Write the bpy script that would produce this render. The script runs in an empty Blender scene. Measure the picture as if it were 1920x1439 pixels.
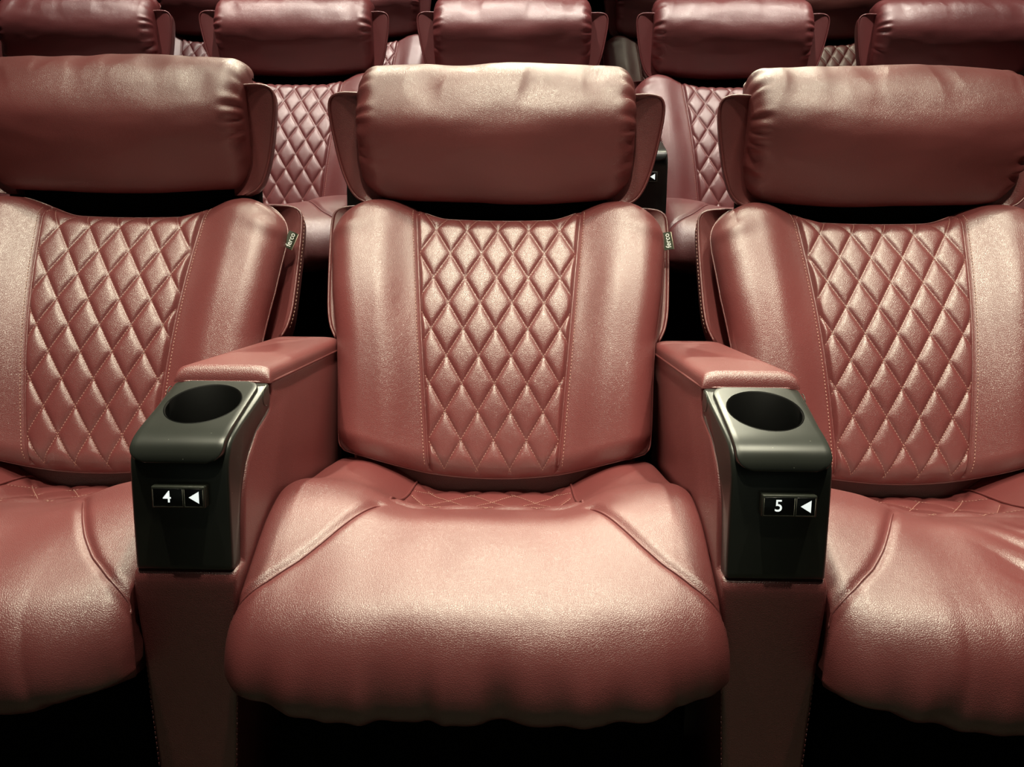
import bpy, bmesh, math, random
import numpy as np
from mathutils import Vector, Matrix, noise

# ------------------------------------------------------------------ camera, world, lights, exposure
SC = bpy.context.scene
C = SC.collection
PITCH_X = 0.75            # seat to seat
CAM_H = 0.86
F_PX = 1450.0
cam_d = bpy.data.cameras.new('camera')
cam_d.sensor_width = 36.0
cam_d.lens = F_PX / 1920.0 * 36.0
cam_d.clip_start = 0.02
cam = bpy.data.objects.new('camera', cam_d)
C.objects.link(cam)
tilt, yaw, roll = math.radians(9.0), math.radians(0.9), 0.0100
cam.matrix_world = (Matrix.Translation((0.055, -0.931, CAM_H)) @ Matrix.Rotation(yaw, 4, 'Z')
                    @ Matrix.Rotation(math.pi / 2 - tilt, 4, 'X') @ Matrix.Rotation(roll, 4, 'Z'))
SC.camera = cam

w = bpy.data.worlds.new('world')
w.use_nodes = True
w.node_tree.nodes['Background'].inputs[0].default_value = (0.55, 0.6, 0.55, 1)
w.node_tree.nodes['Background'].inputs[1].default_value = 0.008
SC.world = w


def spot(name, loc, target, power, size_deg, blend=0.6, radius=0.05, col=(1, 0.95, 0.71)):
    l = bpy.data.lights.new(name, 'SPOT')
    l.energy = power
    l.spot_size = math.radians(size_deg)
    l.spot_blend = blend
    l.shadow_soft_size = radius
    l.color = col
    o = bpy.data.objects.new(name, l)
    C.objects.link(o)
    o.location = loc
    o.rotation_euler = (Vector(target) - Vector(loc)).to_track_quat('-Z', 'Y').to_euler()
    return o


# downlights of the auditorium ceiling: one row in front of the seats, one above them, then the rows behind
for lx, pw in ((-0.80, 170), (0.02, 215), (0.85, 200)):
    spot('ceiling_spot', (lx, -0.92, 2.85), (lx, 0.46, 0.64), pw, 29, 1.0, 0.04)
for lx, pw in ((-0.80, 70), (0.05, 80), (0.90, 80)):
    spot('ceiling_spot', (lx, -0.30, 3.0), (lx, -0.10, 0.5), pw, 60, 1.0, 0.04)
for lx, pw in ((-0.80, 58), (0.05, 80), (0.90, 74)):
    spot('ceiling_spot', (lx, 0.15, 3.0), (lx, 0.20, 0.5), pw, 60, 1.0, 0.04)
for lx, pw in ((-0.80, 115), (0.05, 145), (0.90, 145)):
    spot('ceiling_spot', (lx, 1.96, 3.2), (lx, 0.10, 0.7), pw, 52, 1.0, 0.04)
for lx, pw in ((-1.5, 150), (-0.5, 200), (0.5, 180), (1.5, 170)):
    spot('ceiling_spot', (lx, 1.05, 3.6), (lx * 0.95, 1.75, 1.3), pw, 60, 1.0, 0.05, (1, 0.91, 0.79))
spot('ceiling_spot', (-1.35, 2.45, 3.9), (-1.30, 3.0, 1.9), 110, 50, 1.0, 0.05, (1, 0.90, 0.80))
spot('ceiling_spot', (-0.50, 2.45, 3.9), (-0.60, 3.0, 1.9), 190, 55, 1.0, 0.05, (1, 0.90, 0.80))
spot('ceiling_spot', (1.3, 2.45, 3.9), (1.3, 3.0, 1.9), 90, 50, 1.0, 0.05)
# added dim green fill, low and far in front, brightening the seat undersides
sl = bpy.data.lights.new('low_green_fill', 'AREA'); sl.shape = 'RECTANGLE'; sl.size = 7; sl.size_y = 3
sl.energy = 6; sl.color = (0.85, 1.0, 0.8)
so = bpy.data.objects.new('low_green_fill', sl); C.objects.link(so)
so.location = (0, -7.5, -1.2); so.rotation_euler = (math.radians(90), 0, 0)

vs = SC.view_settings
vs.view_transform = 'Standard'
vs.look = 'None'
vs.exposure = 0.0
vs.gamma = 1.0
vs.use_curve_mapping = False


# ------------------------------------------------------------------ materials
def nodes(name):
    m = bpy.data.materials.new(name)
    m.use_nodes = True
    nt = m.node_tree
    return m, nt, nt.nodes['Principled BSDF']


def leather_material():
    m, nt, b = nodes('burgundy_leather')
    N, L = nt.nodes, nt.links
    tc = N.new('ShaderNodeTexCoord')
    big = N.new('ShaderNodeTexNoise'); big.inputs['Scale'].default_value = 5.0; big.inputs['Detail'].default_value = 3
    L.new(tc.outputs['Object'], big.inputs['Vector'])
    ramp = N.new('ShaderNodeValToRGB')
    ramp.color_ramp.elements[0].position = 0.3; ramp.color_ramp.elements[0].color = (0.195, 0.040, 0.042, 1)
    ramp.color_ramp.elements[1].position = 0.7; ramp.color_ramp.elements[1].color = (0.235, 0.050, 0.052, 1)
    L.new(big.outputs['Fac'], ramp.inputs['Fac'])
    L.new(ramp.outputs['Color'], b.inputs['Base Color'])
    b.inputs['Roughness'].default_value = 0.40
    b.inputs['IOR'].default_value = 2.1
    b.inputs['Specular IOR Level'].default_value = 0.5
    b.inputs['Metallic'].default_value = 0.0
    # pebbled grain
    vo = N.new('ShaderNodeTexVoronoi'); vo.feature = 'DISTANCE_TO_EDGE'; vo.inputs['Scale'].default_value = 430
    dn = N.new('ShaderNodeTexNoise'); dn.inputs['Scale'].default_value = 120; dn.inputs['Detail'].default_value = 2
    L.new(tc.outputs['Object'], dn.inputs['Vector'])
    mix = N.new('ShaderNodeMix'); mix.data_type = 'RGBA'; mix.blend_type = 'LINEAR_LIGHT'; mix.inputs[0].default_value = 0.0011
    L.new(tc.outputs['Object'], mix.inputs[6]); L.new(dn.outputs['Color'], mix.inputs[7])
    L.new(mix.outputs[2], vo.inputs['Vector'])
    cl = N.new('ShaderNodeMath'); cl.operation = 'MINIMUM'; cl.inputs[1].default_value = 0.22
    L.new(vo.outputs['Distance'], cl.inputs[0])
    fn = N.new('ShaderNodeTexNoise'); fn.inputs['Scale'].default_value = 60; fn.inputs['Detail'].default_value = 4
    L.new(tc.outputs['Object'], fn.inputs['Vector'])
    b1 = N.new('ShaderNodeBump'); b1.inputs['Strength'].default_value = 0.75; b1.inputs['Distance'].default_value = 0.0008
    L.new(cl.outputs[0], b1.inputs['Height'])
    b2 = N.new('ShaderNodeBump'); b2.inputs['Strength'].default_value = 0.12; b2.inputs['Distance'].default_value = 0.002
    L.new(fn.outputs['Fac'], b2.inputs['Height']); L.new(b1.outputs['Normal'], b2.inputs['Normal'])
    L.new(b2.outputs['Normal'], b.inputs['Normal'])
    return m


def plain(name, col, rough, spec=0.5, metal=0.0, dust=0.0, emit=None):
    m, nt, b = nodes(name)
    N, L = nt.nodes, nt.links
    b.inputs['Base Color'].default_value = (*col, 1)
    b.inputs['Roughness'].default_value = rough
    b.inputs['Specular IOR Level'].default_value = spec
    b.inputs['Metallic'].default_value = metal
    tc = N.new('ShaderNodeTexCoord')
    n = N.new('ShaderNodeTexNoise'); n.inputs['Scale'].default_value = 18; n.inputs['Detail'].default_value = 5
    L.new(tc.outputs['Object'], n.inputs['Vector'])
    mr = N.new('ShaderNodeMapRange'); mr.inputs[3].default_value = rough - 0.06; mr.inputs[4].default_value = rough + 0.08
    L.new(n.outputs['Fac'], mr.inputs[0]); L.new(mr.outputs[0], b.inputs['Roughness'])
    if dust:
        v = N.new('ShaderNodeTexVoronoi'); v.inputs['Scale'].default_value = 55
        L.new(tc.outputs['Object'], v.inputs['Vector'])
        lt = N.new('ShaderNodeMath'); lt.operation = 'LESS_THAN'; lt.inputs[1].default_value = 0.035
        L.new(v.outputs['Distance'], lt.inputs[0])
        mx = N.new('ShaderNodeMix'); mx.data_type = 'RGBA'
        ml = N.new('ShaderNodeMath'); ml.operation = 'MULTIPLY'; ml.inputs[1].default_value = dust
        L.new(lt.outputs[0], ml.inputs[0]); L.new(ml.outputs[0], mx.inputs[0])
        mx.inputs[6].default_value = (*col, 1); mx.inputs[7].default_value = (0.35, 0.36, 0.3, 1)
        L.new(mx.outputs[2], b.inputs['Base Color'])
    return m


LEATHER = leather_material()
THREAD = plain('pale_thread', (0.62, 0.36, 0.30), 0.6)
BLACK = plain('black_plastic', (0.030, 0.033, 0.029), 0.30, 0.6, dust=0.6)
BLACKIN = plain('black_liner', (0.004, 0.004, 0.004), 0.5, 0.3)
GLOSS = plain('plate_black', (0.006, 0.006, 0.007), 0.25, 0.5)
RIM = plain('plate_rim', (0.05, 0.055, 0.045), 0.35, 0.6)
LIT = plain('backlit_white', (0.9, 0.92, 0.9), 0.5)
LIT.node_tree.nodes['Principled BSDF'].inputs['Emission Color'].default_value = (0.93, 1.0, 0.96, 1)
LIT.node_tree.nodes['Principled BSDF'].inputs['Emission Strength'].default_value = 0.85
EDGE = plain('pale_edge', (0.25, 0.24, 0.2), 0.4)  # pale tone of the thin lines around the plate windows
WHITE = plain('white_print', (0.90, 0.92, 0.90), 0.5)
TAG = plain('olive_tag', (0.030, 0.036, 0.018), 0.7)
TAGEDGE = plain('cream_edge', (0.75, 0.66, 0.5), 0.6)
BASE = plain('black_fabric_and_gap_shade', (0.004, 0.004, 0.004), 0.9, 0.1)
FLOOR = plain('grey_floor', (0.030, 0.035, 0.022), 0.7)
CARPET = plain('black_carpet', (0.003, 0.003, 0.0035), 0.95, 0.05)


# ------------------------------------------------------------------ mesh helpers
class MB:
    def __init__(self):
        self.v, self.f = [], []

    def add(self, verts, faces):
        o = len(self.v)
        self.v += [tuple(map(float, p)) for p in verts]
        self.f += [tuple(i + o for i in f) for f in faces]

    def grid(self, P, close_j=False):
        n, m = P.shape[0], P.shape[1]
        fs = []
        for i in range(n - 1):
            for j in range(m if close_j else m - 1):
                k = (j + 1) % m
                fs.append((i * m + j, (i + 1) * m + j, (i + 1) * m + k, i * m + k))
        self.add(P.reshape(-1, 3), fs)

    def tube(self, pts, r, n=8, closed=False):
        pts = [Vector(p) for p in pts]
        m = len(pts)
        vs, fs = [], []
        ref = None
        for i, p in enumerate(pts):
            a = pts[(i - 1) % m] if (closed or i) else p
            b = pts[(i + 1) % m] if (closed or i < m - 1) else p
            t = (b - a)
            if t.length < 1e-9: t = Vector((0, 0, 1))
            t.normalize()
            if ref is None:
                ref = t.orthogonal().normalized()
            ref = (ref - t * ref.dot(t)).normalized()
            bi = t.cross(ref)
            for k in range(n):
                an = 2 * math.pi * k / n
                vs.append(p + (ref * math.cos(an) + bi * math.sin(an)) * r)
        for i in range(m if closed else m - 1):
            i2 = (i + 1) % m
            for k in range(n):
                k2 = (k + 1) % n
                fs.append((i * n + k, i * n + k2, i2 * n + k2, i2 * n + k))
        if not closed:
            fs.append(tuple(range(n - 1, -1, -1)))
            fs.append(tuple((m - 1) * n + k for k in range(n)))
        self.add(vs, fs)

    def box(self, x0, x1, y0, y1, z0, z1):
        vs = [(x, y, z) for x in (x0, x1) for y in (y0, y1) for z in (z0, z1)]
        self.add(vs, [(0, 1, 3, 2), (4, 6, 7, 5), (0, 4, 5, 1), (2, 3, 7, 6), (0, 2, 6, 4), (1, 5, 7, 3)])

    def build(self, name, mat, parent=None, smooth=True, bevel=0, weld=True, auto=None, recalc=True):
        me = bpy.data.meshes.new(name)
        me.from_pydata(self.v, [], self.f)
        bm = bmesh.new(); bm.from_mesh(me)
        if weld: bmesh.ops.remove_doubles(bm, verts=bm.verts, dist=1e-5)
        if recalc: bmesh.ops.recalc_face_normals(bm, faces=bm.faces)
        for f in bm.faces: f.smooth = smooth
        if auto is not None:
            for e in bm.edges:
                if len(e.link_faces) == 2 and e.calc_face_angle(0) > math.radians(auto): e.smooth = False
        bm.to_mesh(me); bm.free()
        me.materials.append(mat)
        o = bpy.data.objects.new(name, me)
        C.objects.link(o)
        o.parent = parent
        if bevel:
            b = o.modifiers.new('bevel', 'BEVEL'); b.width = bevel; b.segments = 3; b.limit_method = 'ANGLE'
            b.harden_normals = False
        return o


def prism_x(mb, prof, hw):
    """extrude a (y,z) outline along x; hw is a number or a function (y, z)"""
    n = len(prof)
    g = hw if callable(hw) else (lambda y, z: hw)
    vs = [(-g(y, z), y, z) for y, z in prof] + [(g(y, z), y, z) for y, z in prof]
    fs = [tuple(range(n)), tuple(range(2 * n - 1, n - 1, -1))]
    fs += [(i, (i + 1) % n + 0, (i + 1) % n + n, i + n) for i in range(n)]
    mb.add(vs, fs)


def smooth_path(pts, closed=False, step=0.004, it=4):
    P = np.array(pts, float)
    for _ in range(it):
        if closed:
            Q = np.roll(P, -1, 0)
            P = np.stack([0.75 * P + 0.25 * Q, 0.25 * P + 0.75 * Q], 1).reshape(-1, P.shape[1])
        else:
            A, B = P[:-1], P[1:]
            M = np.stack([0.75 * A + 0.25 * B, 0.25 * A + 0.75 * B], 1).reshape(-1, P.shape[1])
            P = np.vstack([P[:1], M, P[-1:]])
    Q = np.vstack([P, P[:1]]) if closed else P
    d = np.r_[0, np.cumsum(np.linalg.norm(np.diff(Q, axis=0), axis=1))]
    n = max(8, int(d[-1] / step))
    t = np.linspace(0, d[-1], n, endpoint=not closed)
    return np.stack([np.interp(t, d, Q[:, k]) for k in range(Q.shape[1])], 1)


def sst(a, b, x):
    t = np.clip((x - a) / (b - a), 0, 1)
    return t * t * (3 - 2 * t)


def vnoise(X, Y, seed=0.0, sx=1.0, sy=1.0):
    out = np.empty(X.shape)
    it = np.nditer([X, Y, out], op_flags=[['readonly'], ['readonly'], ['writeonly']])
    for a, b, c in it:
        c[...] = noise.noise(Vector((float(a) * sx, float(b) * sy, seed)))
    return out


def quilt_height(x, s, dw=0.0605, dh=0.104, s0=0.0, amp=0.0065):
    a = x / dw + (s - s0) / dh
    b = x / dw - (s - s0) / dh
    da, db = np.abs(a - np.round(a)), np.abs(b - np.round(b))
    f = lambda d: 1 - np.exp(-d / 0.10)
    return amp * f(da) * f(db)


def stitches(mb, pts, step=0.0062, ln=0.0040, r=0.00055, lift=None):
    P = np.array(pts, float)
    d = np.r_[0, np.cumsum(np.linalg.norm(np.diff(P, axis=0), axis=1))]
    if d[-1] < step: return
    at = lambda t: Vector([np.interp(t, d, P[:, k]) for k in range(3)])
    t = step * 0.3
    while t + ln < d[-1]:
        a, b = at(t), at(t + ln)
        mb.tube([a, b], r, 4)
        t += step


def text_mesh(body, size, depth=0.0003):
    cu = bpy.data.curves.new('text', 'FONT')
    cu.body = body; cu.size = size; cu.extrude = depth
    cu.align_x = 'CENTER'; cu.align_y = 'CENTER'
    cu.resolution_u = 6
    cu.offset = size * 0.006
    o = bpy.data.objects.new('text', cu)
    C.objects.link(o)
    me = bpy.data.meshes.new_from_object(o)
    bpy.data.objects.remove(o)
    v = [tuple(p.co) for p in me.vertices]
    f = [tuple(p.vertices) for p in me.polygons]
    bpy.data.meshes.remove(me)
    return v, f


def thing(name, loc=(0, 0, 0)):
    o = bpy.data.objects.new(name, None)
    o.empty_display_size = 0.1
    C.objects.link(o)
    o.location = loc
    return o


def copy_tree(o, parent=None):
    c = o.copy()
    C.objects.link(c)
    if parent is not None: c.parent = parent
    for ch in list(o.children): copy_tree(ch, c)
    return c


# ------------------------------------------------------------------ back cushion
B0 = np.array([0.0, 0.440, 0.470])
A = np.array([0, math.sin(math.radians(21.8)), math.cos(math.radians(21.8))])
NRM = np.array([0, -A[2], A[1]])
LB = 0.525


def s_bot(x): return 0.052 * np.clip(np.abs(x) / 0.29, 0, 1.15) ** 2.0


def s_top(x): return LB + 0.030 * sst(0.10, 0.22, np.abs(x)) - 0.012 * sst(0.25, 0.33, np.abs(x)) - 0.006 * (1 - np.clip(np.abs(x) / 0.16, 0, 1) ** 2)


def half_w(v): return np.interp(v, [0, .1, .25, .4, .6, .8, 1.0], [.293, .296, .298, .302, .318, .328, .330])


def pan_w(v): return 0.119 + 0.040 * v + 0.006 * v * v


def w_eff(v):
    rc, rv = 0.070, 0.15
    return half_w(v) - rc * (1 - np.sqrt(np.clip(1 - np.clip((v - (1 - rv)) / rv, 0, 1) ** 2, 0, 1))) \
        - 0.010 * (1 - np.sqrt(np.clip(1 - np.clip((0.03 - v) / 0.03, 0, 1) ** 2, 0, 1)))


def back_depth(x, v, quilt=True):
    W, pw = w_eff(v), pan_w(v)
    s = s_bot(x) + v * (s_top(x) - s_bot(x))
    ax = np.abs(x)
    d = 0.030 * np.sin(np.pi * np.clip(v, 0, 1)) - 0.006 + 0.024 * sst(0, 0.085, ax - pw)
    d = d - 0.006 * np.exp(-np.abs(ax - pw) / 0.0045)
    inner = np.clip((pw - ax) / 0.012, 0, 1)
    if quilt:
        q = quilt_height(x, s, s0=0.066)
        d = d + np.where(ax < pw, q * np.minimum(inner * 1.6, 1) * np.clip(v / 0.03, 0, 1) * np.clip((1 - v) / 0.02, 0.3, 1), 0)
    # rounding towards the rim
    r = 0.052
    e1 = np.clip(1 - (W - ax) / r, 0, 1)
    rt, rb = 0.040, 0.035
    S = s_top(x) - s_bot(x)
    e2 = np.clip(1 - (1 - v) * S / rt, 0, 1) * 0.9
    e3 = np.clip(1 - v * S / rb, 0, 1) * 0.9
    rr = np.clip(e1 ** 2 + e2 ** 2 + e3 ** 2, 0, 1)
    d = d - r * (1 - np.sqrt(1 - rr))
    # soft dents in the side bolsters
    return d, s


DENT = {}


def back_pts(X, V, quilt=True, front=True):
    d, s = back_depth(X, V, quilt)
    if front:
        W = w_eff(V)
        m = sst(0.0, 0.05, np.abs(X) - pan_w(V))
        wr = vnoise(X, s, 3.1, 9, 5) * 0.004 + vnoise(X, s, 8.7, 22, 10) * 0.0012
        # gathers where the top corners are sewn
        cor = np.exp(-((np.abs(X) - 0.31) / 0.05) ** 2 - ((V - 0.90) / 0.09) ** 2)
        wr = wr + cor * 0.003 * np.sin((np.abs(X) * 40 + s * 110))
        d = d + m * wr
    return B0[None, None, :] * 1.0 + np.stack([X, X * 0, X * 0], -1) + s[..., None] * A + d[..., None] * NRM


def edge_samples(n, k=1.0):
    t = np.linspace(0, 1, n)
    return 0.5 - 0.5 * np.cos(np.pi * t) if k else t


def build_back(parent):
    mb = MB()
    nv = 150
    v = edge_samples(nv) * 0.55 + np.linspace(0, 1, nv) * 0.45
    k = edge_samples(56)
    for sg in (-1, 1):
        V = np.repeat(v[:, None], len(k), 1)
        X = sg * (pan_w(V) + (w_eff(V) - pan_w(V)) * k[None, :])
        mb.grid(back_pts(X, V))
    # rear side of the cushion
    u = np.sin(np.linspace(-1, 1, 41) * math.pi / 2)
    v2 = v
    V = np.repeat(v2[:, None], len(u), 1)
    X = w_eff(V) * u[None, :]
    d, s = back_depth(X, V, False)
    W = w_eff(V)
    e1 = np.abs(X) / W
    rim = np.maximum.reduce([sst(0.8, 1, e1), sst(0.92, 1, V), sst(0.08, 0, V) if False else sst(-0.08, 0, -V)])
    dr = d * rim + (1 - rim) * (-0.085)
    P = B0[None, None, :] + np.stack([X, X * 0, X * 0], -1) + s[..., None] * A + dr[..., None] * NRM
    mb.grid(P)
    back = mb.build('back_cushion', LEATHER, parent, recalc=False)
    # quilted panel
    q = MB()
    nvq = 300
    v = np.linspace(0, 1, nvq)
    u = np.linspace(-1, 1, 170)
    V = np.repeat(v[:, None], len(u), 1)
    X = pan_w(V) * u[None, :]
    q.grid(back_pts(X, V, True, False))
    q.build('quilted_panel', LEATHER, back, recalc=False)
    # piping round the rim
    p = MB()
    n = 90
    vv = np.linspace(0.0, 1, n)
    X = w_eff(vv)
    left = back_pts(-X[None, :], vv[None, :], False, False)[0]
    top = back_pts(np.linspace(-1, 1, 60)[None, :] * w_eff(np.array([1.0])), np.ones((1, 60)), False, False)[0]
    right = back_pts(X[None, ::-1], vv[None, ::-1], False, False)[0]
    bot = back_pts(np.linspace(1, -1, 60)[None, :] * w_eff(np.array([0.0])), np.zeros((1, 60)), False, False)[0]
    loop = np.vstack([left, top[1:-1], right, bot[1:-1]])
    p.tube(loop, 0.0018, 8, True)
    p.build('piping', LEATHER, back)
    for sg in (-1, 1):
        path = back_pts(sg * (pan_w(vv[2:-2]) + 0.0)[None, :], vv[None, 2:-2], False, False)[0] + NRM * 0.0012
        p = MB()
        p.tube(path, 0.0018, 6)
        p.build('piping', LEATHER, back)
    # stitching
    st = MB()
    vvf = np.linspace(0.02, 0.985, 120)
    for sg in (-1, 1):
        X = sg * (pan_w(vvf) + 0.0075)
        stitches(st, back_pts(X[None, :], vvf[None, :], False, False)[0] + NRM * 0.0006, 0.0066, 0.0042, 0.0006)
    dw, dh, s0 = 0.0605, 0.104, 0.066
    for kk in range(-12, 16):
        for sg in (-1, 1):
            xs = np.linspace(-0.17, 0.17, 240)
            s = s0 + (kk - sg * xs / dw) * dh
            vq = (s - s_bot(xs)) / (s_top(xs) - s_bot(xs))
            ok = (vq > 0.015) & (vq < 0.992) & (np.abs(xs) < pan_w(np.clip(vq, 0, 1)) - 0.002)
            if ok.sum() < 4: continue
            xs, vq = xs[ok], vq[ok]
            stitches(st, back_pts(xs[None, :], vq[None, :], True, False)[0] + NRM * 0.0006, 0.0058, 0.0036, 0.0005)
    st.build('stitching', THREAD, back, weld=False)
    return back


# ------------------------------------------------------------------ swept pads (headrest, seat)
def profile_normals(P):
    T = np.roll(P, -1, 0) - np.roll(P, 1, 0)
    T /= np.linalg.norm(T, axis=1)[:, None] + 1e-12
    Nn = np.stack([T[:, 1], -T[:, 0]], 1)
    area = 0.5 * np.sum(P[:, 0] * np.roll(P[:, 1], -1) - np.roll(P[:, 0], -1) * P[:, 1])
    return Nn if area > 0 else -Nn


def sweep(P, xs, offs, disp, xscale=None, under=0.0):
    Nn = profile_normals(P)
    n, m = len(xs), len(P)
    X = np.repeat(xs[:, None], m, 1)
    soft = 1 - under * np.clip(-Nn[:, 1], 0, 1)
    Y = P[None, :, 0] + Nn[None, :, 0] * offs[:, None]
    Z = P[None, :, 1] + Nn[None, :, 1] * offs[:, None] * soft[None, :]
    D = disp(X, Y, Z, np.repeat(Nn[None], n, 0))
    Y = Y + Nn[None, :, 0] * D
    Z = Z + Nn[None, :, 1] * D
    if xscale is not None: X = X * xscale(Y, Z)
    return np.stack([X, Y, Z], -1)


def capped_xs(hw, r, nmid, ncap):
    ph = np.linspace(math.pi / 2, 0, ncap)
    a = -(hw - r) - r * np.sin(ph)
    oa = -r * (1 - np.cos(ph))
    mid = np.linspace(-(hw - r), hw - r, nmid)[1:-1]
    return np.r_[a, mid, -a[::-1]], np.r_[oa, mid * 0, oa[::-1]]


def build_headrest(parent, seed=0.0):
    tl = math.radians(3)
    cy, cz = 0.662, 1.103
    raw = [(-0.024, -0.100), (-0.058, -0.055), (-0.081, 0.000), (-0.074, 0.052), (-0.046, 0.098), (0.002, 0.128), (0.052, 0.118), (0.066, 0.0),
           (0.050, -0.112), (0.020, -0.130), (-0.004, -0.122)]
    raw = [(cy + a * math.cos(tl) + b * math.sin(tl), cz - a * math.sin(tl) + b * math.cos(tl)) for a, b in raw]
    P = smooth_path(raw, True, 0.0045, 3)
    hw, r = 0.270, 0.038
    xs, of = capped_xs(hw, r, 120, 16)
    ang = np.arctan2(P[:, 1] - cz, -(P[:, 0] - cy))

    def disp(X, Y, Z, Nn):
        an = np.repeat(ang[None, :], X.shape[0], 0)
        ax = np.abs(X)
        arc = an * 0.12
        top = np.exp(-((an - 1.15) / 0.55) ** 2)
        d = 0.010 * (1 - (X / hw) ** 2)
        pl = np.maximum(0, vnoise(X, an, 1.7 + seed, 15, 0.9))
        d -= 0.013 * top * pl * (1 - sst(0.2, 0.25, ax))
        e = sst(0.222, 0.268, ax)
        d += e * 0.0050 * np.sin(an * 17 + 3 * vnoise(X, an, 5 + seed, 6, 3)) * (0.6 + vnoise(X * 0, an, 9 + seed, 1, 2.2))
        d += 0.0045 * vnoise(X, an, 2.2 + seed, 6, 1.2)
        d += 0.0010 * vnoise(X, an, 6.2 + seed, 16, 3)
        return d

    G = sweep(P, xs, of, disp, lambda Y, Z: 1 - 0.055 * sst(1.02, 0.965, Z) if False else 1 - 0.05 * sst(-1.03, -0.965, -Z))
    mb = MB()
    mb.grid(G, True)
    m = len(P)
    for row in (0, len(xs) - 1):
        mb.add(G[row], [tuple(range(m))])
    pil = mb.build('headrest', LEATHER, parent, auto=60)
    # backing board and the two side wings
    plate = MB()
    prism_x(plate, [(0.700, 0.93), (0.745, 0.92), (0.755, 1.13), (0.72, 1.17)], lambda y, z: 0.262)
    plate.build('headrest_back', BASE, parent, bevel=0.012)  # board coloured black to paint in the shade of the gap below the headrest
    for sg in (-1, 1):
        outer = smooth_path([(0.262, 1.168), (0.300, 1.170), (0.322, 1.163), (0.327, 1.140), (0.318, 1.08), (0.305, 1.02), (0.285, 0.975), (0.255, 0.962)], False, 0.006, 3)
        inner = outer.copy(); inner[:, 0] = 0.20
        wv = MB()
        k = np.linspace(0, 1, 12)
        rows = []
        # cross-section goes round the outer edge: front face, rounded lip, outer side, rear
        for (ox, oz) in outer:
            y0 = 0.655 - (oz - 0.97) * 0.12
            sec = [(0.225, y0 + 0.030)]
            for t in np.linspace(0, 1, 6): sec.append((0.225 + (ox - 0.225 - 0.006) * t, y0 + 0.020 * (1 - t) ** 1.5))
            for t in np.linspace(0, math.pi / 2, 5)[1:]: sec.append((ox - 0.006 + 0.006 * math.sin(t), y0 + 0.006 * (1 - math.cos(t))))
            for t in (0.3, 0.6, 0.85): sec.append((ox - 0.03 * t * t, y0 + 0.006 + 0.085 * t))
            sec.append((ox - 0.045, y0 + 0.095))
            sec.append((0.225, y0 + 0.100))
            rows.append([(sg * x, y, oz) for x, y in sec])
        wv.grid(np.array(rows), True)
        for rr in (rows[0], rows[-1]): wv.add(rr, [tuple(range(len(rr)))])
        wg = wv.build('headrest_wing', LEATHER, parent, auto=50)
        pp = MB()
        pts = []
        for (ox, oz) in outer:
            pts.append((sg * (ox + 0.0005), 0.655 - (oz - 0.97) * 0.12 + 0.001, oz))
        pp.tube(pts, 0.0024, 6)
        pp.build('piping', LEATHER, wg)
    return pil


def build_shell(parent):
    """padded back shell behind the cushion, with its side flanges"""
    def pt(x, s, d): return (x, *(B0[1:] + s * A[1:] + d * NRM[1:]))
    out = smooth_path([(0.20, -0.04), (0.262, -0.03), (0.276, 0.10), (0.285, 0.20), (0.318, 0.27), (0.338, 0.31), (0.343, 0.40), (0.346, 0.52), (0.340, 0.552),
                       (0.30, 0.560), (0.24, 0.555), (0.17, 0.480), (0.0, 0.470)], False, 0.008, 2)
    sh = MB()
    rows = []
    for sx in (1, -1):
        rows = []
        for (x, s) in out:
            th = 0.020 if s > 0.28 else 0.020
            sec = [pt(0, s, -0.095), pt(sx * x * 0.8, s, -0.080), pt(sx * (x - 0.02), s, -0.058), pt(sx * (x - 0.006), s, -0.053), pt(sx * (x - 0.001), s, -0.057),
                   pt(sx * x, s, -0.065), pt(sx * (x - 0.004), s, -0.10), pt(sx * (x - 0.02), s, -0.150), pt(sx * (x * 0.7), s, -0.175), pt(0, s, -0.180)]
            rows.append(sec)
        g = np.array(rows)
        sh.grid(g)
    shell = sh.build('back_shell', LEATHER, parent, auto=50)
    for sx in (1, -1):
        pp, st = MB(), MB()
        pts = [pt(sx * (x - 0.001), s, -0.055) for x, s in out if s > 0.27 and x > 0.2]
        pp.tube(pts, 0.0025, 6)
        pts = [pt(sx * (x + 0.0006), s, -0.068) for x, s in out if s > 0.28 and x > 0.33]
        stitches(st, pts, 0.008, 0.005, 0.0008)
        pp.build('piping', LEATHER, shell)
        st.build('stitching', THREAD, shell, weld=False)
    # rounded pad low on each side of the shell
    for sx in (1, -1):
        pd = MB()
        rows = []
        for th in np.linspace(0, 2 * math.pi, 28, endpoint=False):
            cx, sn = math.cos(th), math.sin(th)
            ss = 0.18 + 0.085 * np.sign(sn) * abs(sn) ** 0.7
            dd = -0.115 + 0.052 * np.sign(cx) * abs(cx) ** 0.7
            rows.append([pt(sx * 0.262, ss, dd), pt(sx * 0.292, ss, dd), pt(sx * 0.300, 0.18 + (ss - 0.18) * .95, -0.115 + (dd + 0.115) * .92),
                         pt(sx * 0.303, 0.18 + (ss - 0.18) * .7, -0.115 + (dd + 0.115) * .7), pt(sx * 0.304, 0.18, -0.115)])
        rows.append(rows[0])
        pd.grid(np.array(rows))
        pd.build('side_pad', LEATHER, parent)
    # hinge frame that carries shell and headrest (dark)
    for sx in (-1, 1):
        hb = MB()
        hb.tube([pt(sx * 0.13, 0.45, -0.13), pt(sx * 0.13, 0.56, -0.12), (sx * 0.13, 0.705, 1.02)], 0.014, 10)
        hb.build('headrest_post', BASE, parent)
    return shell


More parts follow.
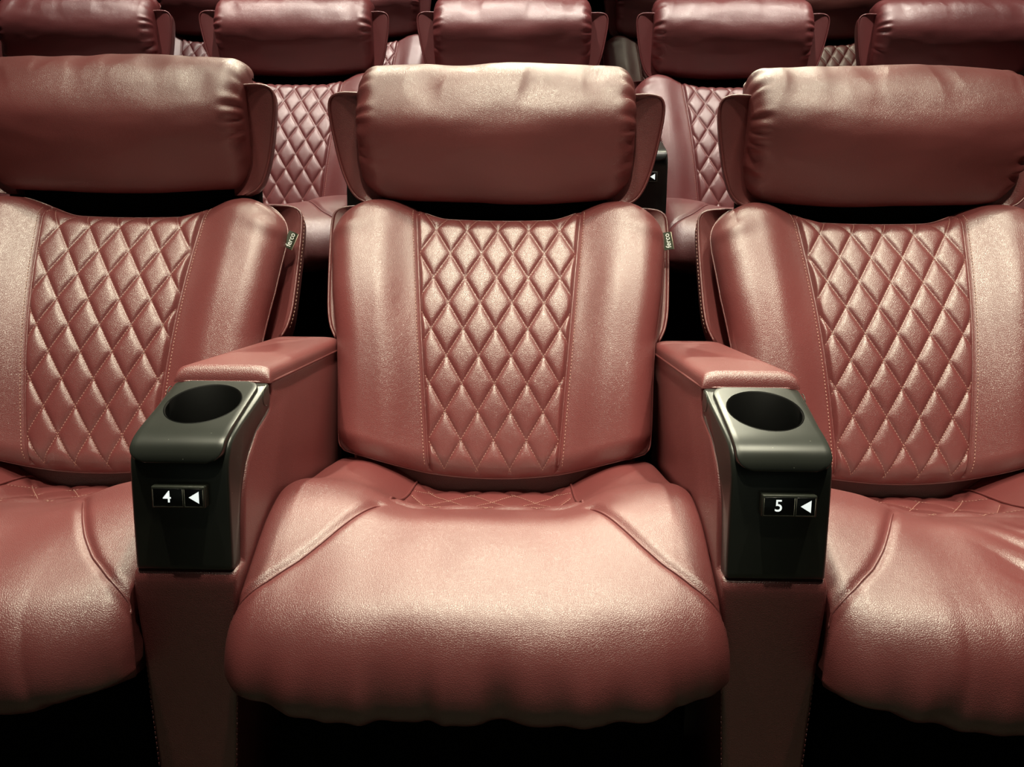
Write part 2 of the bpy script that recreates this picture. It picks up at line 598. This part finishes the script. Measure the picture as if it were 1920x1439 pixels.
SEAT_PROF = [(0.525, 0.432), (0.46, 0.440), (0.36, 0.448), (0.27, 0.472), (0.20, 0.505), (0.145, 0.503), (0.08, 0.489), (0.01, 0.468), (-0.038, 0.446), (-0.072, 0.414), (-0.094, 0.377),
             (-0.100, 0.340), (-0.086, 0.316), (-0.045, 0.302), (0.03, 0.302), (0.12, 0.305), (0.25, 0.305), (0.40, 0.305), (0.525, 0.310)]


def build_seat(parent, seed=0.0, crease=0.0):
    P = smooth_path(SEAT_PROF, True, 0.0042, 3)
    P = np.roll(P, -int(np.argmax(P[:, 0] - 3 * P[:, 1])), 0)
    hw, r = 0.320, 0.042
    xs, of = capped_xs(hw, r, 170, 16)
    arc = np.r_[0, np.cumsum(np.linalg.norm(np.diff(P, axis=0), axis=1))]
    # arc position of the nose
    top = (P[:, 1] > 0.40)
    QX, QY = 0.146, 0.19
    # align columns with the panel edge
    i0 = np.argmin(np.abs(xs + QX)); i1 = np.argmin(np.abs(xs - QX))
    QX = (abs(xs[i0]) + abs(xs[i1])) / 2
    topi = [j for j in range(len(P)) if P[j, 1] > 0.425 and QY < P[j, 0] < 0.515]
    j0, j1 = min(topi), max(topi)

    def seam_x(y):   # where the seam between the bolster and the front pad runs, as a function of y
        return np.interp(y, [-0.066, -0.045, -0.018, 0.02, 0.06, 0.10, 0.14, 0.175], [0.326, 0.306, 0.274, 0.240, 0.213, 0.190, 0.168, 0.148])

    def PY(X): return np.repeat(P[None, :, 0], X.shape[0], 0)

    def disp(X, Y, Z, Nn):
        ax = np.abs(X)
        up = sst(0.2, 0.8, Nn[..., 1])
        down = sst(0.1, 0.9, -Nn[..., 1])
        front = sst(0.1, 0.9, -Nn[..., 0])
        d = 0.050 * sst(-0.04, 0.42, Y) * sst(0.10, 0.25, ax) * up
        d -= 0.014 * up * sst(0.10, 0.20, Y) * (1 - sst(0.10, 0.19, ax))
        d += 0.012 * front * (1 - (X / hw) ** 2)
        d -= 0.006 * front * sst(0.20, 0.325, ax) ** 2
        d -= 0.018 * down * sst(0.16, 0.31, ax) ** 1.5 * sst(-0.1, 0.05, -Y + 0.1)
        # sewn seam between bolsters and front pad
        sd = (ax - seam_x(PY(X))) * 0.75
        on = up * sst(0.19, 0.17, Y) if False else sst(0.0, 0.3, Nn[..., 1]) * (1 - sst(0.16, 0.17, Y))
        d -= on * 0.0055 * np.exp(-(sd / 0.006) ** 2)
        # gathers below the nose
        low = np.exp(-((Z - 0.33) / 0.045) ** 2) * (Y < 0.06)
        w1 = vnoise(X, Z, 4.4 + seed, 17, 3.0)
        d -= low * 0.009 * np.clip(w1 * 2.2, 0, 1) ** 1.5
        d += low * 0.004 * vnoise(X, Z, 7.9, 34, 6)
        nose = np.exp(-((Z - 0.37) / 0.06) ** 2) * (Y < 0.05)
        fold = vnoise(X + 0.25 * (Z - 0.37) * np.sign(X), Z, 21.5 + seed, 13, 1.5)
        d += nose * (0.005 * fold - 0.006 * np.clip(fold * 3, 0, 1) ** 2)
        # soft waviness
        fr = sst(-0.12, 0.1, -Y + 0.12) if False else 1 - sst(0.10, 0.2, Y)
        d += fr * 0.005 * vnoise(X, Z + Y, 11.3 + seed, 6, 5)
        d += 0.0022 * vnoise(X, Y + Z, 12.9, 15, 9)
        if crease:
            cr = vnoise(X + 0.9 * Y, X - Y, 31.0, 17, 2.0)
            d -= crease * np.clip(cr * 2.5, 0, 1) * sst(0.17, 0.12, Y) * sst(-0.10, 0.04, X) * sst(-0.2, 0.3, Nn[..., 1])
        inside = (ax < QX) & (Nn[..., 1] > 0.3) & (Y > QY)
        e = np.clip((QX - ax) / 0.01, 0, 1) * np.clip((Y - QY) / 0.008, 0, 1)
        d += np.where(inside, quilt_height(X, Y, 0.078, 0.104, 0.20, 0.0055) * e, 0)
        return d

    G = sweep(P, xs, of, disp, under=0.55)
    G[..., 1] += 0.026 * sst(0.12, 0.33, np.abs(G[..., 0])) ** 1.3 * sst(-0.12, 0.03, -P[None, :, 0])
    # keep the pad clear of the armrest sides behind the nose
    lim = np.where(G[..., 1] > -0.004, 0.3055, 0.313)
    k = 0.3055 + (0.320 - 0.3055) * (1 - sst(-0.035, -0.004, G[..., 1]))
    G[..., 0] = np.clip(G[..., 0], -k, k)
    n, m = G.shape[:2]
    body, pan = MB(), MB()
    V = G.reshape(-1, 3)
    fb, fp = [], []
    for i in range(n - 1):
        for j in range(m):
            j2 = (j + 1) % m
            f = (i * m + j, (i + 1) * m + j, (i + 1) * m + j2, i * m + j2)
            if i0 <= i < i1 and j0 <= j < j1: fp.append(f)
            else: fb.append(f)
    body.add(V, fb)
    for row in (0, n - 1): body.add(G[row], [tuple(range(m))])
    seat = body.build('seat_cushion', LEATHER, parent, auto=60)
    pan.add(V, fp)
    me = pan.build('quilted_panel', LEATHER, seat)
    bm = bmesh.new(); bm.from_mesh(me.data)
    bmesh.ops.delete(bm, geom=[x for x in bm.verts if not x.link_faces], context='VERTS')
    bm.to_mesh(me.data); bm.free()
    # piping
    pp = MB()
    for ii in (i0, i1):
        pp = MB()
        path = G[ii, j0:j1 + 1] + np.array([0, 0, 0.0015])
        path[:, 2] -= 0.005 * sst(QY + 0.02, QY, path[:, 1])
        pp.tube(path, 0.0024, 6)
        if ii == i0: pp.build('piping', LEATHER, seat)

    profile_n = profile_normals(P)
    upj = [j for j in range(m) if profile_n[j, 1] > 0.02]

    def surf(x, y):
        i = int(np.clip(np.searchsorted(xs, x), 1, n - 1))
        t = (x - xs[i - 1]) / (xs[i] - xs[i - 1])
        js = sorted(upj, key=lambda q: P[q, 0])
        py = P[js, 0]
        A0, A1 = G[i - 1][js], G[i][js]
        return np.array([np.interp(y, py, A0[:, k] * (1 - t) + A1[:, k] * t) for k in range(3)])
    pp.build('piping', LEATHER, seat)
    for sg in (-1, 1):
        pp = MB()
        ys = np.linspace(0.168, -0.058, 70)
        q = np.array([surf(sg * min(float(seam_x(y)), 0.3125), y) + np.array([0, -0.0005, 0.0008]) for y in ys])
        for _ in range(3):
            q[1:-1] = (q[:-2] + 2 * q[1:-1] + q[2:]) / 4
        q[:, 2] -= 0.004 * sst(0.150, 0.168, ys)
        pp.tube(q, 0.0018, 6)
        pp.build('piping', LEATHER, seat)
    # stitching of the quilted panel
    st = MB()
    dw, dh, s0 = 0.078, 0.104, 0.20
    for kk in range(-6, 9):
        for sg in (-1, 1):
            x = np.linspace(-QX + 0.004, QX - 0.004, 120)
            y = s0 + (kk - sg * x / dw) * dh
            ok = (y > QY + 0.004) & (y < 0.47)
            if ok.sum() < 4: continue
            pts = [surf(a, b) + np.array([0, 0, 0.0005]) for a, b in zip(x[ok], y[ok])]
            pts = [(a, b, p[2]) for a, b, p in zip(x[ok], y[ok], pts)]
            stitches(st, pts, 0.006, 0.0038, 0.0005)
    st.build('stitching', THREAD, seat, weld=False)
    return seat


def build_tag(parent, turn, slant=0):
    """woven label sewn in the right seam of the back cushion"""
    v = 0.85
    p = back_pts(np.array([[w_eff(np.array([v]))[0]]]), np.array([[v]]), False, False)[0, 0]
    M = Matrix.Translation(Vector(p) + Vector((-0.002, -0.004, 0))) @ Matrix.Rotation(-math.radians(21.8), 4, 'X') @ Matrix.Rotation(math.radians(turn), 4, 'Z') @ Matrix.Rotation(math.radians(-8 + slant), 4, 'Y')
    t = MB()
    wd, ht = 0.0185, 0.0185
    rows = []
    for a in np.linspace(0, 1, 8):
        rows.append([(a * wd, -0.0009 - 0.002 * math.sin(a * math.pi), -ht), (a * wd, -0.0009 - 0.002 * math.sin(a * math.pi), ht),
                     (a * wd, 0.0006 - 0.002 * math.sin(a * math.pi), ht), (a * wd, 0.0006 - 0.002 * math.sin(a * math.pi), -ht)])
    t.grid(np.array(rows), True)
    t.add(rows[0], [(0, 1, 2, 3)]); t.add(rows[-1], [(0, 1, 2, 3)])
    t.v = [tuple(M @ Vector(q)) for q in t.v]
    tg = t.build('brand_tag', TAG, parent, auto=40)
    e = MB()
    e.tube([M @ Vector((wd, 0, -ht)), M @ Vector((wd, 0, ht))], 0.0010, 6)
    e.build('tag_edge', TAGEDGE, tg)
    l = MB()
    vv, ff = text_mesh('ferco', 0.0145, 0.0002)
    vv = [M @ Vector((-q[1] + wd * 0.50, -0.0034 + q[2] * 0.5, q[0])) for q in vv]
    l.add(vv, ff)
    l.build('tag_lettering', WHITE, tg, smooth=False)
    return tg


def make_recliner(seed=0.0, crease=0.0):
    t = thing('cinema_recliner')
    build_back(t)
    build_shell(t)
    build_headrest(t, seed)
    build_seat(t, seed, crease)
    b = MB()
    prism_x(b, [(0.06, 0.0), (0.06, 0.26), (0.10, 0.300), (0.52, 0.300), (0.52, 0.0)], 0.285)
    b.build('base', BASE, t, bevel=0.008)
    return t


# ------------------------------------------------------------------ armrest console
HWC = 0.0675


def body_w(y, z): return HWC - 0.013 * np.clip((0.46 - z) / 0.25, 0, 1.9)


def house_w(y, z): return 0.0625 + 0.0050 * float(sst(0.0, 0.14, y))


def boolean(o, cutter):
    m = o.modifiers.new('cut', 'BOOLEAN'); m.operation = 'DIFFERENCE'; m.object = cutter; m.solver = 'EXACT'
    dg = bpy.context.evaluated_depsgraph_get()
    dg.update()
    me = bpy.data.meshes.new_from_object(o.evaluated_get(dg))
    o.modifiers.clear()
    o.data = me
    me.update()


def make_console(number, px=0.0):
    t = thing('armrest_console')
    TOP = CAM_H - 0.155
    # leather body
    b = MB()
    prof = [(0.004, 0.0), (0.004, 0.20), (0.001, 0.35), (-0.003, 0.440), (-0.003, 0.456), (0.004, 0.4665), (0.029, 0.468), (0.031, 0.50), (0.038, 0.555), (0.058, 0.595), (0.095, 0.628), (0.128, 0.640), (0.150, 0.648),
            (0.157, 0.660), (0.158, TOP - 0.018), (0.58, TOP - 0.018), (0.60, TOP - 0.04), (0.60, 0.0)]
    prism_x(b, prof, lambda y, z: float(body_w(y, z)))
    body = b.build('armrest_body', LEATHER, t, bevel=0.006)
    pp = MB()
    for sg in (-1, 1):
        pts = [(sg * (float(body_w(0, z)) - 0.001), 0.0045, z) for z in np.linspace(0.02, 0.452, 30)]
        stitches(pp, pts, 0.0075, 0.005, 0.0008)
    pp.build('stitching', LEATHER, body, weld=False)
    # padded top
    pd = MB()
    ys = np.r_[0.150 + 0.014 * (1 - np.cos(np.linspace(0, math.pi / 2, 7))), np.linspace(0.17, 0.56, 26), 0.575 + 0.012 * np.sin(np.linspace(0, math.pi / 2, 5))]
    rows = []
    for y in ys:
        e = 1.0
        if y < 0.164: e = math.sqrt(max(0, 1 - ((0.164 - y) / 0.014) ** 2))
        if y > 0.575: e = math.sqrt(max(0, 1 - ((y - 0.575) / 0.0121) ** 2))
        row = []
        for a in np.linspace(0, math.pi, 25):
            cx, sz = math.cos(a), math.sin(a)
            row.append((-(HWC + 0.0015) * np.sign(cx) * abs(cx) ** 0.35, y, TOP - 0.020 + (0.021 * e + 0.0005) * sz ** 0.45 + 0.003 * math.sin(a) * e))
        rows.append(row)
    pd.grid(np.array(rows), True)
    for rr in (rows[0], rows[-1]): pd.add(rr, [tuple(range(len(rr)))])
    pad = pd.build('armrest_pad', LEATHER, t, auto=50)
    pp = MB()
    z = TOP - 0.019
    xw = HWC + 0.001
    loop = smooth_path([(-xw, 0.58, z), (-xw, 0.4, z), (-xw, 0.16, z), (-xw + 0.004, 0.151, z), (0, 0.150, z), (xw - 0.004, 0.151, z), (xw, 0.16, z), (xw, 0.4, z), (xw, 0.58, z)], False, 0.006, 2)
    pp.tube(loop, 0.0022, 6)
    pp.build('piping', LEATHER, pad)
    # black plastic housing
    h = MB()
    zt = TOP - 0.019
    outer = [(0.152, zt), (0.09, zt - 0.022), (0.030, zt - 0.044), (0.010, zt - 0.056), (0.001, zt - 0.075), (-0.001, zt - 0.10), (-0.001, 0.4655)]
    inner = [(0.027, 0.4655), (0.029, 0.50), (0.037, 0.555), (0.057, 0.596), (0.094, 0.629), (0.127, 0.641), (0.149, 0.649), (0.154, 0.660)]
    op = smooth_path(outer, False, 0.008, 3)
    ip = smooth_path(inner, False, 0.01, 2)
    prism_x(h, [tuple(q) for q in np.vstack([op, ip])], house_w)
    house = h.build('console_housing', BLACK, t, smooth=True)
    m = house.modifiers.new('b', 'BEVEL'); m.width = 0.0045; m.segments = 3; m.limit_method = 'ANGLE'; m.angle_limit = math.radians(50)
    # tray lid, rolling over the front
    ld = MB()
    zl = zt
    lo = [(0.144, zl + 0.003), (0.100, zl - 0.0125), (0.045, zl - 0.0320), (0.018, zl - 0.0415), (-0.001, zl - 0.052), (-0.0105, zl - 0.068), (-0.0105, zl - 0.077)]
    lp = smooth_path(lo, False, 0.004, 3)
    T = np.gradient(lp, axis=0); T /= np.linalg.norm(T, axis=1)[:, None]
    Nn = np.stack([T[:, 1], -T[:, 0]], 1)   # points inward / down
    if Nn[0, 1] > 0: Nn = -Nn
    arc = np.r_[0, np.cumsum(np.linalg.norm(np.diff(lp, axis=0), axis=1))]
    hwl, rc = 0.0585, 0.021
    ws = []
    for a in arc:
        ee = max(0, 1 - min(a, arc[-1] - a) / rc)
        ws.append(hwl - rc * (1 - math.sqrt(max(0, 1 - ee * ee))) )
    rows = []
    th = 0.010
    for q, nn, wv in zip(lp, Nn, ws):
        row = []
        for x in np.linspace(-1, 1, 15): row.append((x * wv, q[0], q[1]))
        a = q + nn * th
        for x in np.linspace(1, -1, 15): row.append((x * wv, a[0], a[1]))
        rows.append(row)
    ld.grid(np.array(rows), True)
    for rr in (rows[0], rows[-1]): ld.add(rr, [tuple(range(len(rr)))])
    lid = ld.build('tray_lid', BLACK, t, smooth=True)
    m = lid.modifiers.new('b', 'BEVEL'); m.width = 0.0022; m.segments = 3; m.limit_method = 'ANGLE'; m.angle_limit = math.radians(50)
    # cup holder
    cyl = MB()
    CY, CR = 0.083, 0.0500
    ring = [(CR * math.cos(a), CY + CR * math.sin(a)) for a in np.linspace(0, 2 * math.pi, 64, endpoint=False)]
    cyl.add([(x, y, 0.612) for x, y in ring] + [(x, y, 0.75) for x, y in ring],
            [tuple(range(63, -1, -1)), tuple(range(64, 128))] + [(i, (i + 1) % 64, (i + 1) % 64 + 64, i + 64) for i in range(64)])
    cut = cyl.build('cutter', BLACK)
    bo = body.modifiers
    for o in (lid, house, body):
        boolean(o, cut)
        o.data.shade_smooth() if hasattr(o.data, 'shade_smooth') else None
        bm = bmesh.new(); bm.from_mesh(o.data)
        for f in bm.faces: f.smooth = True
        for e in bm.edges:
            if len(e.link_faces) == 2 and e.calc_face_angle(0) > math.radians(32): e.smooth = False
        bm.to_mesh(o.data); bm.free()
    bpy.data.objects.remove(cut)
    cp = MB()
    rows = []
    slope = 0.0225 / 0.09
    for rr, dz, fl in ((CR + 0.0005, -0.001, 1), (CR - 0.001, 0.0006, 1), (CR - 0.0025, -0.0012, 1), (CR - 0.003, None, 0), (CR - 0.006, None, 0), (0.0005, None, 0)):
        row = []
        for a in np.linspace(0, 2 * math.pi, 64, endpoint=False):
            x, y = rr * math.cos(a), CY + rr * math.sin(a)
            if dz is not None: z = float(np.interp(y, lp[::-1, 0], lp[::-1, 1])) + dz
            else: z = 0.6165 if rr > CR - 0.004 else 0.6135
            row.append((x, y, z))
        rows.append(row)
    cp.grid(np.array(rows), True)
    cp.build('cup_holder', BLACKIN, t, auto=40)
    # seat number plate
    pz = CAM_H - 0.2935
    pl = MB()
    PW, PH = 0.0335, 0.0140
    pl.box(px - PW, px + PW, -0.0135, 0.002, pz - PH, pz + PH)
    plate = pl.build('number_plate', RIM, t, bevel=0.0018)
    for (x0, x1) in ((-0.0312, 0.0058), (0.0082, 0.0312)):
        cl = MB()
        cl.box(px + x0, px + x1, -0.0140, -0.0120, pz - 0.0118, pz + 0.0112)
        cl.build('plate_window', GLOSS, plate, bevel=0.0004)
        fr = MB()
        fr.tube([(px + x0, -0.0140, pz + 0.010), (px + x0, -0.0140, pz - 0.0118), (px + x1, -0.0140, pz - 0.0118), (px + x1, -0.0140, pz + 0.010)], 0.00022, 4)
        fr.build('window_edge', EDGE, plate)
    if number:
        nb = MB()
        vv, ff = text_mesh(number, 0.0212, 0.0001)
        nb.add([(q[0] + px - 0.0135, -0.0142 + q[2] * 0.5, q[1] + pz) for q in vv], ff)
        nb.build('seat_number', LIT, plate, smooth=False)
    ar = MB()
    tri = [(px + 0.0135, pz), (px + 0.0262, pz + 0.0078), (px + 0.0262, pz - 0.0078)]
    ar.add([(x, -0.01405, z) for x, z in tri] + [(x, -0.0138, z) for x, z in tri], [(0, 1, 2), (5, 4, 3), (0, 3, 4, 1), (1, 4, 5, 2), (2, 5, 3, 0)])
    ar.build('arrow_mark', LIT, plate, smooth=False)
    # half-round service cover on the side of the housing
    for sg in (-1, 1):
        sv = MB()
        pts = [(sg * (HWC - 0.0003), 0.135 - 0.013 * math.sin(a) , 0.668 + 0.013 * math.cos(a)) for a in np.linspace(-0.2, math.pi + 0.2, 20)]
        sv.tube(pts, 0.0007, 6)
        sv.build('side_plug', RIM, t)
    return t


# ------------------------------------------------------------------ the stepped floor and the back wall
ROWS = [(0.0, 0.0), (1.236, 0.522), (2.466, 0.985)]
fl = MB()
fl.box(-4, 4, -1.7, 0.93, -0.12, 0.0)
o = fl.build('floor', FLOOR, None, smooth=False)
o['kind'] = 'structure'
for n_, (y0, y1, z1) in enumerate(((0.93, 2.16, ROWS[1][1]), (2.16, 3.40, ROWS[2][1]), (3.40, 4.8, 1.45))):
    st_ = MB(); st_.box(-4, 4, y0, y1, -0.12, z1)
    o = st_.build('trim_%d' % (n_ + 1), CARPET, None, smooth=False)
    o['kind'] = 'structure'
wl = MB(); wl.box(-4, 4, 4.8, 4.9, -0.3, 4.2)
o = wl.build('wall_back', CARPET, None, smooth=False)
o['kind'] = 'structure'

# ------------------------------------------------------------------ place everything
PROTO = [make_recliner(3.3), make_recliner(0.0), make_recliner(7.7, 0.012)]
GR = ['recliners in the front row', 'recliners in the second row', 'recliners in the third row']
chair_labels = {
    (0, -1): 'burgundy leather cinema recliner left of console 4, cut off by the left edge',
    (0, 0): 'burgundy cinema recliner in the middle of the front row, between consoles 4 and 5',
    (0, 1): 'burgundy leather cinema recliner right of console 5, cut off by the right edge',
    (1, -2): 'second-row burgundy recliner at the left edge, dark headrest behind the front left headrest',
    (1, -1): 'second-row burgundy recliner seen between the left and middle front headrests',
    (1, 0): 'second-row burgundy recliner directly behind the middle front-row headrest',
    (1, 1): 'second-row burgundy recliner seen between the middle and right front headrests',
    (1, 2): 'second-row burgundy recliner at the right edge, headrest behind the front right headrest',
    (2, -2): 'third-row recliner, leftmost one showing, between the two leftmost second-row headrests',
    (2, -1): 'third-row recliner with pink lit headrest end left of the middle second-row headrest',
    (2, 0): 'third-row recliner directly behind the middle recliner of the second row',
    (2, 1): 'third-row recliner right beside the middle second-row headrest, at the top edge',
    (2, 2): 'third-row recliner, rightmost one showing, between the two rightmost second-row headrests',
}
HEAD = {(0, -1): (-0.014, 0.024), (0, 0): (-0.006, 0.010), (0, 1): (0.002, 0.010)}    # how each headrest is adjusted
for (r, k), lab in chair_labels.items():
    o = PROTO[k + 1] if r == 0 else copy_tree(PROTO[(k + r) % 3], None)
    o.location = (k * PITCH_X, ROWS[r][0], ROWS[r][1])
    hx, hz = HEAD.get((r, k), (0, 0.006))
    for ch in o.children:
        if ch.name.startswith('headrest'): ch.location = (hx, 0, hz)
    o['label'] = lab; o['category'] = 'chair'; o['group'] = GR[r]

build_tag(PROTO[0], 24, 24)
build_tag(PROTO[1], -4)

console_labels = {
    (0, -0.5): ('4', 'armrest console left of the middle seat, its plate reading 4'),
    (0, 0.5): ('5', 'armrest console right of the middle seat, its plate reading 5'),
    (1, -0.5): ('', 'second-row armrest console glimpsed left of the middle front headrest'),
    (1, 0.5): ('', 'second-row armrest console with white arrow, right of the middle front headrest'),
}
plain_console = None
for (r, k), (num, lab) in console_labels.items():
    if num: o = make_console(num, 0.003 if num == '4' else 0.007)
    elif plain_console is None: o = plain_console = make_console('')
    else: o = copy_tree(plain_console)
    o.location = (k * PITCH_X, ROWS[r][0], ROWS[r][1])
    o['label'] = lab; o['category'] = 'armrest'; o['group'] = 'armrest consoles in the ' + ('front row' if r == 0 else 'second row')
